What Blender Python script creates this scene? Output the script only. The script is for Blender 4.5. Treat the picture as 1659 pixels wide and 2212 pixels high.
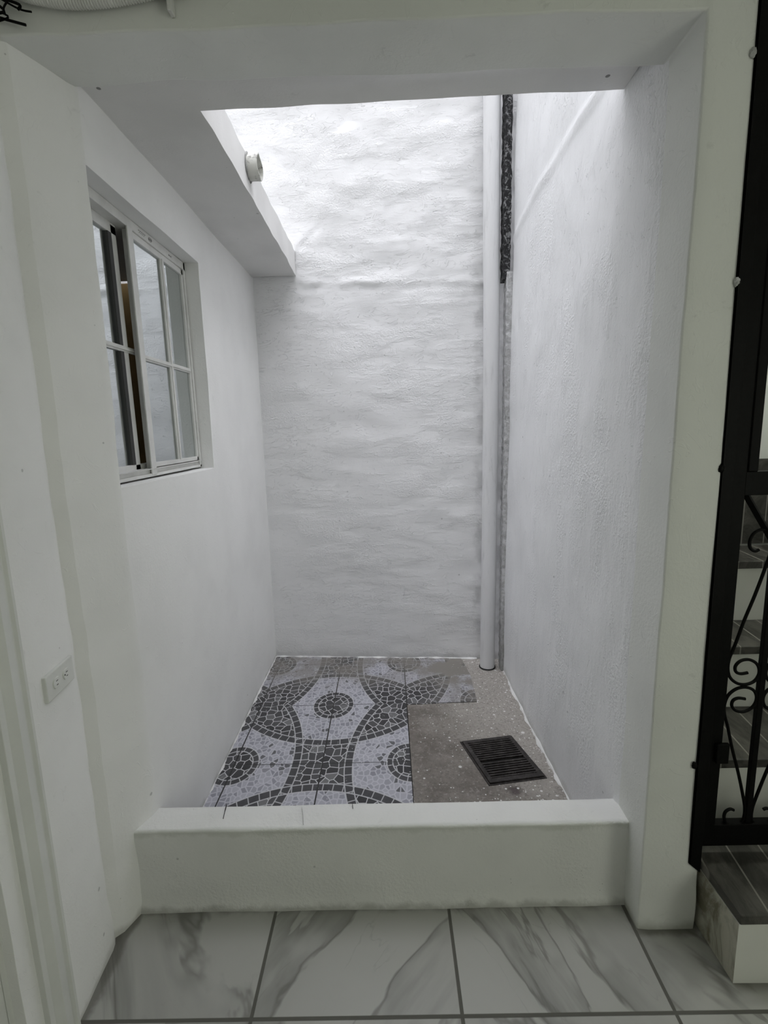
import bpy, bmesh, math, random
from mathutils import Vector, Matrix, noise

# ------------------------------------------------------------------ camera
scn = bpy.context.scene
for o in list(bpy.data.objects):
    bpy.data.objects.remove(o)
C = scn.collection
W_PX, H_PX = 1659, 2212
cam_d = bpy.data.cameras.new('camera')
cam = bpy.data.objects.new('camera', cam_d)
C.objects.link(cam)
F_PX = 1080.6
cam_d.sensor_fit = 'VERTICAL'
cam_d.sensor_height = 24.0
cam_d.sensor_width = 24.0
cam_d.lens = F_PX / H_PX * 24.0
cam_d.clip_start = 0.02
p_, y_, r_ = .1646, -.0113, -.0288
fw = Vector((math.sin(y_)*math.cos(p_), math.cos(y_)*math.cos(p_), -math.sin(p_)))
rt = Vector((math.cos(y_), -math.sin(y_), 0))
up = rt.cross(fw)
R_ = rt*math.cos(r_) + up*math.sin(r_)
U_ = up*math.cos(r_) - rt*math.sin(r_)
cam.matrix_world = Matrix(((R_.x, U_.x, -fw.x, 0), (R_.y, U_.y, -fw.y, 0), (R_.z, U_.z, -fw.z, 1.65), (0, 0, 0, 1)))
scn.camera = cam

# ------------------------------------------------------------------ light
world = bpy.data.worlds.new('overcast_sky')
scn.world = world
world.use_nodes = True
bg = world.node_tree.nodes['Background']
bg.inputs[0].default_value = (0.945, 0.95, 1.0, 1)
# overcast sky: brightest overhead, dim near the horizon
wt = world.node_tree
_tc = wt.nodes.new('ShaderNodeTexCoord'); _sp = wt.nodes.new('ShaderNodeSeparateXYZ')
wt.links.new(_tc.outputs['Generated'], _sp.inputs[0])
_mx = wt.nodes.new('ShaderNodeMath'); _mx.operation = 'MAXIMUM'; wt.links.new(_sp.outputs[2], _mx.inputs[0]); _mx.inputs[1].default_value = 0
_ma = wt.nodes.new('ShaderNodeMapRange'); _ma.interpolation_type = 'SMOOTHSTEP'; wt.links.new(_mx.outputs[0], _ma.inputs[0])
for _i, _v in enumerate((0.64, 0.84, 0.10, 2.75)): _ma.inputs[_i+1].default_value = _v
wt.links.new(_ma.outputs[0], bg.inputs[1])
CORRIDOR_FILL_W = 0.4
SIDE_FILL_W = 9.0
STAIR_FILL_W = 10.0
FILL_COL = (0.97, 1.0, 0.87)
def area(name, loc, rot, sx, sy, power, col):
    l = bpy.data.lights.new(name, 'AREA')
    l.shape = 'RECTANGLE'; l.size = sx; l.size_y = sy; l.energy = power; l.color = col
    o = bpy.data.objects.new(name, l); C.objects.link(o)
    o.location = loc; o.rotation_euler = rot
    return o
area('corridor_fill_light', (1.6, -0.1, 2.86), (0, math.radians(18), 0), 1.2, 0.25, CORRIDOR_FILL_W, FILL_COL)  # unseen fill added to lift the corridor foreground
scn.cycles.use_light_tree = False
vs = scn.view_settings
vs.view_transform = 'Standard'
vs.look = 'None'
vs.gamma = 1.0
vs.use_curve_mapping = False
vs.exposure = 1.07

area('stair_fill_light', (1.55, 2.0, 3.84), (0, 0, 0), .3, .3, STAIR_FILL_W, FILL_COL)  # unseen fill added to brighten the stair risers
area('side_fill_light', (2.17, -0.75, 1.45), (0, math.radians(90), 0), 1.5, 1.5, SIDE_FILL_W, FILL_COL)  # unseen side fill added to light the foreground from the right

# ------------------------------------------------------------------ node helpers
class NB:
    """small expression builder on a material's node tree"""
    def __init__(s, name):
        s.m = bpy.data.materials.new(name); s.m.use_nodes = True
        s.t = s.m.node_tree; s.t.nodes.clear()
        s.out = s.t.nodes.new('ShaderNodeOutputMaterial')
        s.tc = s.t.nodes.new('ShaderNodeTexCoord').outputs['Object']
    def n(s, typ, **kw):
        nd = s.t.nodes.new(typ)
        for k, v in kw.items():
            setattr(nd, k, v)
        return nd
    def put(s, sock, v):
        if isinstance(v, (int, float)):
            sock.default_value = v
        elif isinstance(v, (tuple, list)):
            if len(v) == 3 and len(sock.default_value) == 4:
                v = (*v, 1)
            sock.default_value = v
        else:
            s.t.links.new(v, sock)
    def m_(s, op, a, b=None, c=None, clamp=False):
        nd = s.n('ShaderNodeMath', operation=op, use_clamp=clamp)
        s.put(nd.inputs[0], a)
        if b is not None: s.put(nd.inputs[1], b)
        if c is not None: s.put(nd.inputs[2], c)
        return nd.outputs[0]
    def add(s, a, b): return s.m_('ADD', a, b)
    def sub(s, a, b): return s.m_('SUBTRACT', a, b)
    def mul(s, a, b): return s.m_('MULTIPLY', a, b)
    def mx(s, a, b): return s.m_('MAXIMUM', a, b)
    def mn(s, a, b): return s.m_('MINIMUM', a, b)
    def inv(s, a): return s.m_('SUBTRACT', 1.0, a, clamp=True)
    def lt(s, a, b, soft=0.004):      # 1 when a<b
        nd = s.n('ShaderNodeMapRange', interpolation_type='SMOOTHSTEP')
        s.put(nd.inputs[0], s.sub(a, b)); nd.inputs[1].default_value = -soft; nd.inputs[2].default_value = soft
        nd.inputs[3].default_value = 1; nd.inputs[4].default_value = 0
        return nd.outputs[0]
    def ramp(s, a, lo, hi, o0=0.0, o1=1.0):
        nd = s.n('ShaderNodeMapRange', interpolation_type='SMOOTHSTEP')
        s.put(nd.inputs[0], a)
        for i, v in enumerate((lo, hi, o0, o1)): nd.inputs[i+1].default_value = v
        return nd.outputs[0]
    def xyz(s, v=None):
        nd = s.n('ShaderNodeSeparateXYZ'); s.put(nd.inputs[0], v or s.tc); return nd.outputs
    def vec(s, x, y, z=0.0):
        nd = s.n('ShaderNodeCombineXYZ')
        for i, v in enumerate((x, y, z)): s.put(nd.inputs[i], v)
        return nd.outputs[0]
    def dist(s, u, v, cx, cy):
        nd = s.n('ShaderNodeVectorMath', operation='DISTANCE')
        s.put(nd.inputs[0], s.vec(u, v)); nd.inputs[1].default_value = (cx, cy, 0)
        return nd.outputs['Value']
    def scale(s, sx, sy, sz, v=None):
        nd = s.n('ShaderNodeVectorMath', operation='MULTIPLY')
        s.put(nd.inputs[0], v or s.tc); nd.inputs[1].default_value = (sx, sy, sz)
        return nd.outputs[0]
    def noise(s, sc, det=4, rough=.55, v=None, dist=0.0, col=False):
        nd = s.n('ShaderNodeTexNoise'); s.put(nd.inputs['Vector'], v or s.tc)
        nd.inputs['Scale'].default_value = sc; nd.inputs['Detail'].default_value = det
        nd.inputs['Roughness'].default_value = rough; nd.inputs['Distortion'].default_value = dist
        return nd.outputs['Color' if col else 'Fac']
    def voro(s, sc, feat='F1', v=None, rnd=1.0, out='Distance', dim='3D'):
        nd = s.n('ShaderNodeTexVoronoi', feature=feat, voronoi_dimensions=dim)
        s.put(nd.inputs['Vector'], v or s.tc); nd.inputs['Scale'].default_value = sc
        nd.inputs['Randomness'].default_value = rnd
        return nd.outputs[out]
    def mix(s, f, a, b):
        nd = s.n('ShaderNodeMix', data_type='RGBA')
        s.put(nd.inputs[0], f); s.put(nd.inputs[6], a); s.put(nd.inputs[7], b)
        return nd.outputs[2]
    def bump(s, h, strength, dist=0.01, prev=None):
        nd = s.n('ShaderNodeBump'); s.put(nd.inputs['Height'], h)
        nd.inputs['Strength'].default_value = strength; nd.inputs['Distance'].default_value = dist
        if prev is not None: s.put(nd.inputs['Normal'], prev)
        return nd.outputs[0]
    def finish(s, col, rough=.6, normal=None, metal=0.0, spec=None):
        b = s.n('ShaderNodeBsdfPrincipled')
        s.put(b.inputs['Base Color'], col); s.put(b.inputs['Roughness'], rough); b.inputs['Metallic'].default_value = metal
        if spec is not None: b.inputs['Specular IOR Level'].default_value = spec
        if normal is not None: s.put(b.inputs['Normal'], normal)
        s.t.links.new(b.outputs[0], s.out.inputs[0])
        return s.m

def plaster(name, col, stretch=(1, 1, 1), pit=0.5, strength=.5, dirt=.12, stain=None, grit=.35, lump=1.0):
    """painted render: soft undulation, thin raised trowel strokes, gritty patches and small pits"""
    s = NB(name)
    st = s.scale(*stretch)
    low = s.noise(2.4, 3, .6)                       # shared slow variation
    sw = s.noise(.8, 4, .55, v=st)
    gn = s.noise(9, 2, .6)
    h = s.add(s.mul(sw, .55*lump), s.mul(gn, .07*lump))
    # thin raised strokes left by the trowel
    rg = s.noise(3.1, 2, .55, v=st, dist=2.2)
    r1 = s.mul(s.ramp(s.m_('ABSOLUTE', s.sub(rg, .5)), 0.0, .013, 1, 0), s.ramp(gn, .50, .60))
    r2 = s.mul(s.ramp(s.m_('ABSOLUTE', s.sub(rg, .42)), 0.0, .012, 1, 0), s.ramp(gn, .50, .40))
    h = s.add(h, s.mul(s.add(r1, s.mul(r2, .7)), .17*lump))
    gp = s.ramp(sw, .46, .60)
    h = s.add(h, s.mul(s.mul(s.noise(95, 1, .6), s.add(s.mul(gp, .9), .25)), .13*grit/.35))
    vn = s.n('ShaderNodeTexVoronoi', feature='F1', voronoi_dimensions='3D'); s.put(vn.inputs['Vector'], s.tc); vn.inputs['Scale'].default_value = 17
    vcol = s.xyz(vn.outputs['Color'])
    on = s.lt(vcol[0], .08+.12*pit, .01)
    pits = s.mul(s.lt(s.add(vn.outputs['Distance'], s.mul(s.sub(gn, .5), .15)), s.mul(vcol[1], .12), .015), on)
    c = s.mix(s.ramp(low, .38, .68), col, tuple(x*(1-dirt*.6) for x in col))
    c = s.mix(s.mul(pits, min(.9, .95*pit)), c, tuple(x*.2 for x in col))
    sc = s.mul(s.ramp(s.noise(16, 4, .7, v=s.scale(1, 1, .8), dist=.8), .63, .72), s.ramp(gp, .1, .9))
    c = s.mix(s.mul(sc, dirt*2.0), c, tuple(x*.5 for x in col))
    if stain: c = stain(s, c)
    nrm = s.bump(h, strength, .02)
    return s.finish(c, .6, nrm, spec=.4)

def low_dirt(z0, z1, amt, colr=(.25, .25, .2)):
    def f(s, c):
        z = s.xyz()[2]
        zz = s.add(z, s.mul(s.sub(s.noise(9, 4), .5), .09))
        return s.mix(s.mul(s.ramp(zz, z0, z1, 1, 0), amt), c, colr)
    return f

WHITE = (.87, .87, .86)
CWHITE = (.84, .84, .85)
M = {}
def back_stain(s, c):
    x, y, z = s.xyz()
    # grime beside the drain pipe, flaked in the photo's rough band
    n = s.add(x, s.mul(s.sub(s.noise(26, 5, .7), .5), .10))
    band = s.mul(s.ramp(n, .56, .615), s.ramp(z, 2.95, 2.8, 0, 1))
    band = s.mul(band, s.ramp(s.noise(5, 3), .42, .6))
    c = s.mix(s.mul(band, .35), c, (.25, .25, .25))
    zz = s.add(z, s.mul(s.sub(s.noise(14, 4), .5), .08))
    return s.mix(s.mul(s.ramp(zz, .01, .05, 1, 0), .3), c, (.4, .4, .4))
M['back'] = plaster('plaster_back_wall', CWHITE, (2.2, 2.2, 7), .35, .75, .05, back_stain, .5, 1.0)
M['right'] = plaster('plaster_right_wall', (.83, .835, .85), (3, 6, 2.2), .5, .65, .06, low_dirt(0, .05, .25), .7, 1.0)
M['left'] = plaster('plaster_left_wall', WHITE, (2, 2.6, 2.2), .45, .28, .08, low_dirt(0, .03, .35), .25, .6)
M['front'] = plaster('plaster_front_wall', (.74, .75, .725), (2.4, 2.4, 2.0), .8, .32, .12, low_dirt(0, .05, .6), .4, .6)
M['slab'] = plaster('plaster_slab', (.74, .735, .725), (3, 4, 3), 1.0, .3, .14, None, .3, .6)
def curb_stain(s, c):
    x, y, z = s.xyz()
    e = s.add(z, s.mul(s.sub(s.noise(22, 4), .5), .05))
    front = s.lt(y, 1.515, .006)
    c = s.mix(s.mul(s.mul(s.ramp(e, .285, .305), front), .28), c, (.36, .39, .32))
    c = s.mix(s.mul(s.ramp(e, .0, .03, 1, 0), .5), c, (.2, .2, .17))
    sp = s.mul(s.ramp(s.voro(60), .05, .11, 1, 0), s.ramp(s.noise(9, 2), .6, .68))
    return s.mix(s.mul(sp, .6), c, (.12, .12, .11))
M['curb'] = plaster('plaster_curb', (.76, .765, .745), (5, 5, 5), .4, .4, .08, curb_stain, .8, .5)
M['corridor'] = plaster('plaster_corridor', (.74, .75, .72), (2, 2, 2), .3, .2, .08)

def flat(name, col, rough=.5, metal=0.0, bumpy=0.0, bs=60, var=.15, spec=None):
    s = NB(name)
    c = s.mix(s.ramp(s.noise(7, 5, .65), .35, .7), col, tuple(x*(1-var) for x in col))
    nrm = s.bump(s.noise(bs, 4, .6), bumpy, .003) if bumpy else None
    return s.finish(c, rough, nrm, metal, spec)
M['black'] = flat('black_painted_iron', (.004, .004, .0038), .5, 0, .25, 90, .3, .08)
M['alu'] = flat('white_aluminium', (.70, .70, .68), .38, 0, 0)
M['gasket'] = flat('dark_gasket', (.05, .05, .05), .6)
M['plate'] = flat('painted_plastic', (.72, .73, .70), .5, 0, .1, 80, .05)
M['slot'] = flat('socket_slot', (.01, .01, .01), .8)
M['iron'] = None
def iron():
    s = NB('rusty_cast_iron')
    c = s.mix(s.ramp(s.noise(30, 5, .7), .4, .7), (.018, .015, .014), (.06, .052, .05))
    sp = s.ramp(s.voro(90), .06, .14, 1, 0)
    c = s.mix(s.mul(sp, s.ramp(s.noise(20, 2), .52, .6)), c, (.5, .5, .5))
    return s.finish(c, .75, s.bump(s.noise(120, 4, .7), .6, .004))
M['iron'] = iron()
M['pit'] = flat('painted_pit_shade', (.01, .009, .008), .9)  # near-black colour stands in for shade below the grate
def pvc():
    s = NB('painted_pvc')
    v = s.scale(14, 14, 1.6)
    st = s.mul(s.ramp(s.noise(3, 6, .7, v=v, dist=.5), .52, .68), s.ramp(s.noise(3, 3), .4, .62))
    c = s.mix(s.mul(st, .5), (.74, .74, .755), (.42, .42, .42))
    c = s.mix(s.mul(s.ramp(s.voro(40), .05, .12, 1, 0), s.ramp(s.noise(8, 2), .6, .7)), c, (.25, .25, .25))
    return s.finish(c, .5, s.bump(s.noise(1.0, 4, .6, v=s.scale(20, 20, 6)), .15, .01))
M['pvc'] = pvc()
def spout_mat():
    s = NB('weathered_spout')
    st = s.ramp(s.noise(22, 6, .7), .5, .62)
    return s.finish(s.mix(s.mul(st, .7), (.62, .62, .58), (.09, .08, .07)), .6, s.bump(s.noise(60, 3), .3, .003))
M['spout'] = spout_mat()
def joint_mat():
    s = NB('dark_rough_joint')
    n = s.noise(34, 6, .75, dist=1.0)
    c = s.mix(s.ramp(n, .5, .64), (.02, .02, .022), (.42, .42, .43))
    return s.finish(c, .9, s.bump(n, 1.0, .02))
M['joint'] = joint_mat()
def strip_mat():
    s = NB('rough_corner_plaster')
    n = s.noise(38, 6, .75, dist=.6)
    z = s.xyz()[2]
    lowd = s.ramp(s.add(z, s.mul(s.sub(s.noise(12, 3), .5), .3)), .05, .55, 1, 0)
    c = s.mix(s.mul(s.ramp(n, .42, .56), .5), (.70, .70, .71), (.32, .32, .31))
    c = s.mix(s.mul(lowd, .45), c, (.2, .2, .18))
    return s.finish(c, .8, s.bump(n, .9, .015))
M['strip'] = strip_mat()
M['bead'] = plaster('paint_bead', (.80, .80, .79), (20, 20, 20), .4, .5, .1)

def mosaic():
    s = NB('mosaic_print_tile')
    X, Y, Z = s.xyz()
    x = s.m_('DIVIDE', s.add(X, .372), .4455)
    y = s.m_('DIVIDE', s.sub(Y, 2.812), .540)
    u = s.m_('PINGPONG', x, 1.0); v = s.m_('PINGPONG', y, 1.0)
    p = s.vec(x, y)
    da = s.dist(u, v, 0, -1); db = s.dist(u, v, 2, 1)
    d0 = s.dist(u, v, 0, 0); d1 = s.dist(u, v, 1, 1); dm = s.mn(d0, d1)
    light = s.mx(s.mul(s.lt(da, 1.64), s.lt(1.745, db)), s.mul(s.lt(1.73, da), s.lt(db, 1.655)))
    light = s.mul(light, s.lt(.273, dm))
    def near(a, c, w): return s.lt(s.m_('ABSOLUTE', s.sub(a, c)), w, .003)
    ra = near(da, 1.685, .045); rb = near(db, 1.70, .045); rs = near(dm, .239, .034)
    # segment lines on the rings
    def seg(ang, k, w):
        fr = s.m_('FRACT', s.mul(ang, k))
        return s.lt(s.m_('ABSOLUTE', s.sub(fr, .5)), w, .03)
    aa = s.m_('ARCTAN2', u, s.add(v, 1.0)); ab = s.m_('ARCTAN2', s.sub(1.0, v), s.sub(2.0, u))
    i0 = s.lt(d0, d1, .01)
    su = s.m_('ADD', s.mul(i0, u), s.mul(s.inv(i0), s.sub(1.0, u)))
    sv = s.m_('ADD', s.mul(i0, v), s.mul(s.inv(i0), s.sub(1.0, v)))
    asm = s.m_('ARCTAN2', sv, su)
    lines = s.mx(s.mul(ra, seg(aa, 15.5, .045)), s.mul(rb, seg(ab, 15.5, .045)))
    lines = s.mx(lines, s.mul(rs, seg(asm, 2.55, .05)))
    for (d, c) in ((da, 1.64), (da, 1.73), (db, 1.655), (db, 1.745), (dm, .205), (dm, .273)):
        lines = s.mx(lines, near(d, c, .006))
    anyring = s.mx(s.mx(ra, rb), rs)
    # dark mosaic and light pebble cells
    ve = s.voro(10.5, 'DISTANCE_TO_EDGE', v=p, dim='2D', rnd=.85)
    vc = s.voro(10.5, 'F1', v=p, dim='2D', out='Color', rnd=.85)
    dl = s.lt(ve, .050, .012)
    we = s.voro(17.0, 'DISTANCE_TO_EDGE', v=p, dim='2D')
    wc = s.xyz(s.voro(17.0, 'F1', v=p, dim='2D', out='Color'))
    ll = s.lt(we, .11, .05)
    vcs = s.xyz(vc)
    darkc = s.mix(vcs[0], (.030, .030, .033), (.085, .085, .090))
    darkc = s.mix(s.ramp(vcs[1], .88, .95), darkc, (.17, .17, .175))
    brickc = s.mix(s.noise(9, 3, v=p), (.030, .030, .034), (.085, .085, .092))
    pebc = s.mix(s.ramp(wc[0], .2, .9), (.42, .42, .47), (.27, .27, .31))
    pebc = s.mix(s.ramp(wc[1], .88, .93), pebc, (.12, .12, .13))
    grout = (.54, .54, .59)
    cd = s.mix(dl, darkc, (.55, .55, .57))
    cd = s.mix(anyring, cd, brickc)
    cl = s.mix(s.mul(ll, .85), pebc, grout)
    c = s.mix(light, cd, cl)
    c = s.mix(s.mul(lines, .9), c, (.56, .56, .58))
    # real joints between tiles
    jx = s.m_('ABSOLUTE', s.sub(s.m_('FRACT', s.add(x, .5)), .5))
    jy = s.m_('ABSOLUTE', s.sub(s.m_('FRACT', s.add(y, .5)), .5))
    jm = s.mx(s.lt(jx, .0075, .002), s.mul(s.lt(jy, .006, .002), .75))
    c = s.mix(jm, c, (.025, .025, .025))
    # mortar haze and paint specks
    hz = s.add(s.mul(s.ramp(Y, 2.9, 3.3), .8), s.mul(s.mul(s.ramp(X, .05, .5), s.ramp(Y, 2.7, 2.8)), .8))
    hz = s.mul(hz, s.ramp(s.noise(6, 5, .65), .3, .6))
    c = s.mix(hz, c, (.23, .215, .195))
    sp = s.mul(s.lt(s.voro(26), .10, .03), s.ramp(s.noise(7, 2), .54, .6))
    sp = s.mx(sp, s.mul(s.lt(s.voro(60), .13, .03), s.ramp(s.noise(4, 2), .5, .6)))
    c = s.mix(sp, c, (.72, .72, .72))
    h = s.sub(0.0, jm)
    return s.finish(c, .42, s.bump(h, .4, .003), spec=.4)
M['mosaic'] = mosaic()

def concrete():
    s = NB('splattered_concrete')
    X, Y, Z = s.xyz()
    n = s.noise(4.5, 6, .65)
    c = s.mix(s.ramp(n, .35, .65), (.15, .132, .115), (.25, .228, .205))
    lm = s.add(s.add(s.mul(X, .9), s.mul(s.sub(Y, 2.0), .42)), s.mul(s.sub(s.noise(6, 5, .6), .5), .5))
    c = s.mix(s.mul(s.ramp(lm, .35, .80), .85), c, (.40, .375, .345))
    c = s.mix(s.mul(s.ramp(s.noise(90, 4, .7), .5, .64), .5), c, (.10, .09, .08))
    c = s.mix(s.mul(s.ramp(s.noise(60, 3, .6), .56, .66), .35), c, (.42, .40, .37))
    st = s.lt(s.add(s.dist(X, Y, .545, 2.06), s.mul(s.sub(s.noise(20, 4), .5), .05)), .03, .02)
    c = s.mix(s.mul(st, .75), c, (.045, .03, .033))
    wob = s.mul(s.sub(s.noise(28, 3), .5), .45)
    dens = s.ramp(s.add(X, s.mul(s.sub(s.noise(3, 3), .5), .5)), .15, .72, .02, .42)
    for sc, base, k in ((16, .10, 1), (38, .14, 1), (80, .18, 1)):
        d = s.voro(sc); cc = s.xyz(s.voro(sc, out='Color'))
        on = s.lt(cc[0], s.add(dens, .10 if sc > 20 else -.02), .01)
        sz = s.mul(cc[1], base*1.9)
        c = s.mix(s.mul(s.lt(s.add(d, s.mul(wob, .15)), sz, .03), on), c, (.70, .69, .68))
    return s.finish(c, .8, s.bump(s.noise(80, 5, .7), .5, .005))
M['concrete'] = concrete()

def marble():
    s = NB('veined_marble_tile')
    X, Y, Z = s.xyz()
    fx = s.m_('DIVIDE', s.add(X, .434), .602); fy = s.m_('DIVIDE', s.sub(Y, 1.167), .602)
    idx = s.m_('FLOOR', fx); idy = s.m_('FLOOR', fy)
    # every tile has its own vein drawing
    off = s.vec(s.add(X, s.mul(idx, 1.37)), s.add(Y, s.mul(idy, 2.11)), s.mul(idx, .9))
    rot = s.n('ShaderNodeVectorRotate', rotation_type='Z_AXIS'); s.put(rot.inputs['Vector'], off)
    s.put(rot.inputs['Angle'], s.sub(s.mul(s.m_('LESS_THAN', s.m_('ABSOLUTE', idx), .5), 1.05), .46))
    v = s.scale(1.5, .42, 1.0, rot.outputs[0])
    n1 = s.noise(2.2, 5, .5, v=v, dist=.5)
    edge = s.m_('ABSOLUTE', s.sub(n1, .50))
    vein = s.mul(s.ramp(edge, 0, .020, 1, 0), s.ramp(s.noise(3.0, 3, v=off), .36, .54))
    halo = s.mul(s.ramp(s.sub(n1, .50), 0, .11, 1, 0), s.ramp(s.sub(n1, .50), -.004, .004, 0, 1))
    halo = s.mul(halo, s.ramp(s.noise(2.6, 3, v=off), .36, .52))
    n2 = s.noise(3.4, 5, .5, v=v, dist=.3)
    vein2 = s.mul(s.ramp(s.m_('ABSOLUTE', s.sub(n2, .46)), 0, .008, 1, 0), s.ramp(s.noise(5, 3, v=off), .5, .62))
    cloud = s.ramp(s.noise(2.2, 5, .55, v=v, dist=.3), .45, .8)
    c = s.mix(cloud, (.41, .41, .385), (.31, .31, .29))
    c = s.mix(s.mul(halo, .7), c, (.20, .20, .185))
    c = s.mix(s.mul(vein, .6), c, (.11, .105, .095))
    c = s.mix(s.mul(vein2, .18), c, (.15, .145, .135))
    fr = s.m_('ABSOLUTE', s.sub(s.m_('FRACT', s.add(fx, .5)), .5)); fr2 = s.m_('ABSOLUTE', s.sub(s.m_('FRACT', s.add(fy, .5)), .5))
    j = s.mx(s.lt(fr, .0085, .002), s.lt(fr2, .0085, .002))
    c = s.mix(j, c, (.10, .098, .085))
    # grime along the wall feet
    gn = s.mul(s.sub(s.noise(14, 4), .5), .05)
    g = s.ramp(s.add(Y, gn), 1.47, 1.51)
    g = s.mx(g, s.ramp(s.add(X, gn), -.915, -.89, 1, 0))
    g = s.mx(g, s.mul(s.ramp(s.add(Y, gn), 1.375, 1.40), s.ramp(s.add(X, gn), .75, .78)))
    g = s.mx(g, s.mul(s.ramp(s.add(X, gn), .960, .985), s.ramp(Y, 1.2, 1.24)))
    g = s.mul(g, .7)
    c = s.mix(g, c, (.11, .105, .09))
    return s.finish(c, s.add(.33, s.mul(j, .4)), s.bump(s.sub(0.0, j), .5, .003), spec=.45)
M['marble'] = marble()

def slate():
    s = NB('dark_slate_tile')
    X, Y, Z = s.xyz()
    rot = s.n('ShaderNodeVectorRotate', rotation_type='Z_AXIS'); s.put(rot.inputs['Vector'], s.tc)
    rot.inputs['Angle'].default_value = math.radians(8)
    n = s.noise(2.5, 7, .7, v=s.scale(5, 1.6, 5, rot.outputs[0]), dist=1.0)
    c = s.mix(s.ramp(n, .35, .7), (.022, .021, .018), (.085, .08, .07))
    r = s.xyz(rot.outputs[0])
    j = s.m_('ABSOLUTE', s.sub(s.m_('FRACT', s.m_('DIVIDE', s.add(r[0], .02), .105)), .5))
    jl = s.lt(.475, j, .008)
    c = s.mix(jl, c, (.22, .21, .19))
    return s.finish(c, .5, s.bump(n, .2, .005))
M['slate'] = slate()
M['riser'] = plaster('riser_white', (.72, .725, .68), (3, 3, 3), .3, .1, .12)
def stepside():
    s = NB('stained_step_side')
    n = s.noise(9, 6, .65, v=s.scale(1, 1, .55), dist=.7)
    c = s.mix(s.ramp(n, .45, .66), (.46, .45, .38), (.17, .155, .11))
    return s.finish(c, .75, s.bump(s.noise(30, 5), .3, .01))
M['stepside'] = stepside()
M['ochre'] = flat('ochre_room_wall', (.30, .20, .075), .8)
M['roomdark'] = flat('dim_room_wall', (.25, .25, .24), .8)
def glass():
    s = NB('window_glass')
    g = s.n('ShaderNodeBsdfGlossy'); g.inputs['Roughness'].default_value = .015; g.inputs['Color'].default_value = (.88, .92, .93, 1)
    t = s.n('ShaderNodeBsdfTransparent'); t.inputs['Color'].default_value = (.35, .37, .37, 1)
    mx = s.n('ShaderNodeMixShader'); mx.inputs[0].default_value = .70
    s.put(g.inputs['Normal'], s.bump(s.noise(3.0, 2), .02, .01))
    s.t.links.new(t.outputs[0], mx.inputs[1]); s.t.links.new(g.outputs[0], mx.inputs[2]); s.t.links.new(mx.outputs[0], s.out.inputs[0])
    return s.m
M['glass'] = glass()
M['lampglow'] = NB('fill_tube')  # glow for the tubes of the added corridor fixture
_e = M['lampglow'].n('ShaderNodeEmission'); _e.inputs[0].default_value = (*FILL_COL, 1); _e.inputs[1].default_value = .6
M['lampglow'].t.links.new(_e.outputs[0], M['lampglow'].out.inputs[0]); M['lampglow'] = M['lampglow'].m

# ------------------------------------------------------------------ object helpers
def link(name, bm, mat, parent=None, smooth=True, bevel=0.0, ang=45):
    me = bpy.data.meshes.new(name)
    bmesh.ops.recalc_face_normals(bm, faces=bm.faces)
    bm.to_mesh(me); bm.free()
    o = bpy.data.objects.new(name, me); C.objects.link(o)
    for m in (mat if isinstance(mat, (list, tuple)) else [mat]):
        me.materials.append(m)
    if smooth:
        me.shade_smooth() if hasattr(me, 'shade_smooth') else None
        try: me.set_sharp_from_angle(angle=math.radians(ang))
        except Exception: pass
    if bevel:
        b = o.modifiers.new('bevel', 'BEVEL'); b.width = bevel; b.segments = 3; b.limit_method = 'ANGLE'; b.angle_limit = math.radians(50)
        b.harden_normals = False
    if parent: o.parent = parent
    return o
def tag(o, label, cat, group=None, kind=None):
    o['label'] = label; o['category'] = cat
    if group: o['group'] = group
    if kind: o['kind'] = kind
    return o
def struct(o):
    o['kind'] = 'structure'; return o
def empty(name, loc=(0, 0, 0)):
    o = bpy.data.objects.new(name, None); C.objects.link(o); o.location = loc; o.empty_display_size = .05
    return o
def kids(o):
    return [c for c in bpy.data.objects if c.parent == o]
def copy_tree(o, parent=None):
    c = o.copy(); C.objects.link(c); c.parent = parent
    for ch in kids(o): copy_tree(ch, c)
    return c

def lines(a, b, step, *cuts):
    pts = sorted({a, b, *[c for c in cuts if a < c < b]})
    out = [pts[0]]
    for p, q in zip(pts, pts[1:]):
        n = max(1, round((q-p)/step))
        out += [p + (q-p)*i/n for i in range(1, n+1)]
    return out
def wob(p, a=.004, f=2.3):
    v = noise.noise_vector(p*f)*a + noise.noise_vector(p*f*3.3+Vector((7, 3, 1)))*a*.35
    return v
def vox(us, vs, ws, fill, mapf, disp=None):
    """closed mesh of the filled cells of a u,v,w grid"""
    bm = bmesh.new(); cache = {}
    def V(i, j, k):
        key = (i, j, k)
        if key not in cache:
            p = Vector(mapf(us[i], vs[j], ws[k]))
            if disp: p = p + disp(p)
            cache[key] = bm.verts.new(p)
        return cache[key]
    nu, nv, nw = len(us)-1, len(vs)-1, len(ws)-1
    F = [[fill((us[i]+us[i+1])/2, (vs[j]+vs[j+1])/2) for j in range(nv)] for i in range(nu)]
    def f(*q):
        try: bm.faces.new([V(*a) for a in q])
        except ValueError: pass
    for i in range(nu):
        for j in range(nv):
            if not F[i][j]: continue
            for k in (0, nw):
                f((i, j, k), (i+1, j, k), (i+1, j+1, k), (i, j+1, k))
            for (di, dj, a, b) in ((-1, 0, (i, j), (i, j+1)), (1, 0, (i+1, j), (i+1, j+1)), (0, -1, (i, j), (i+1, j)), (0, 1, (i, j+1), (i+1, j+1))):
                ii, jj = i+di, j+dj
                if 0 <= ii < nu and 0 <= jj < nv and F[ii][jj]: continue
                for k in range(nw):
                    f((*a, k), (*b, k), (*b, k+1), (*a, k+1))
    return bm
ALL = lambda u, v: True
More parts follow.
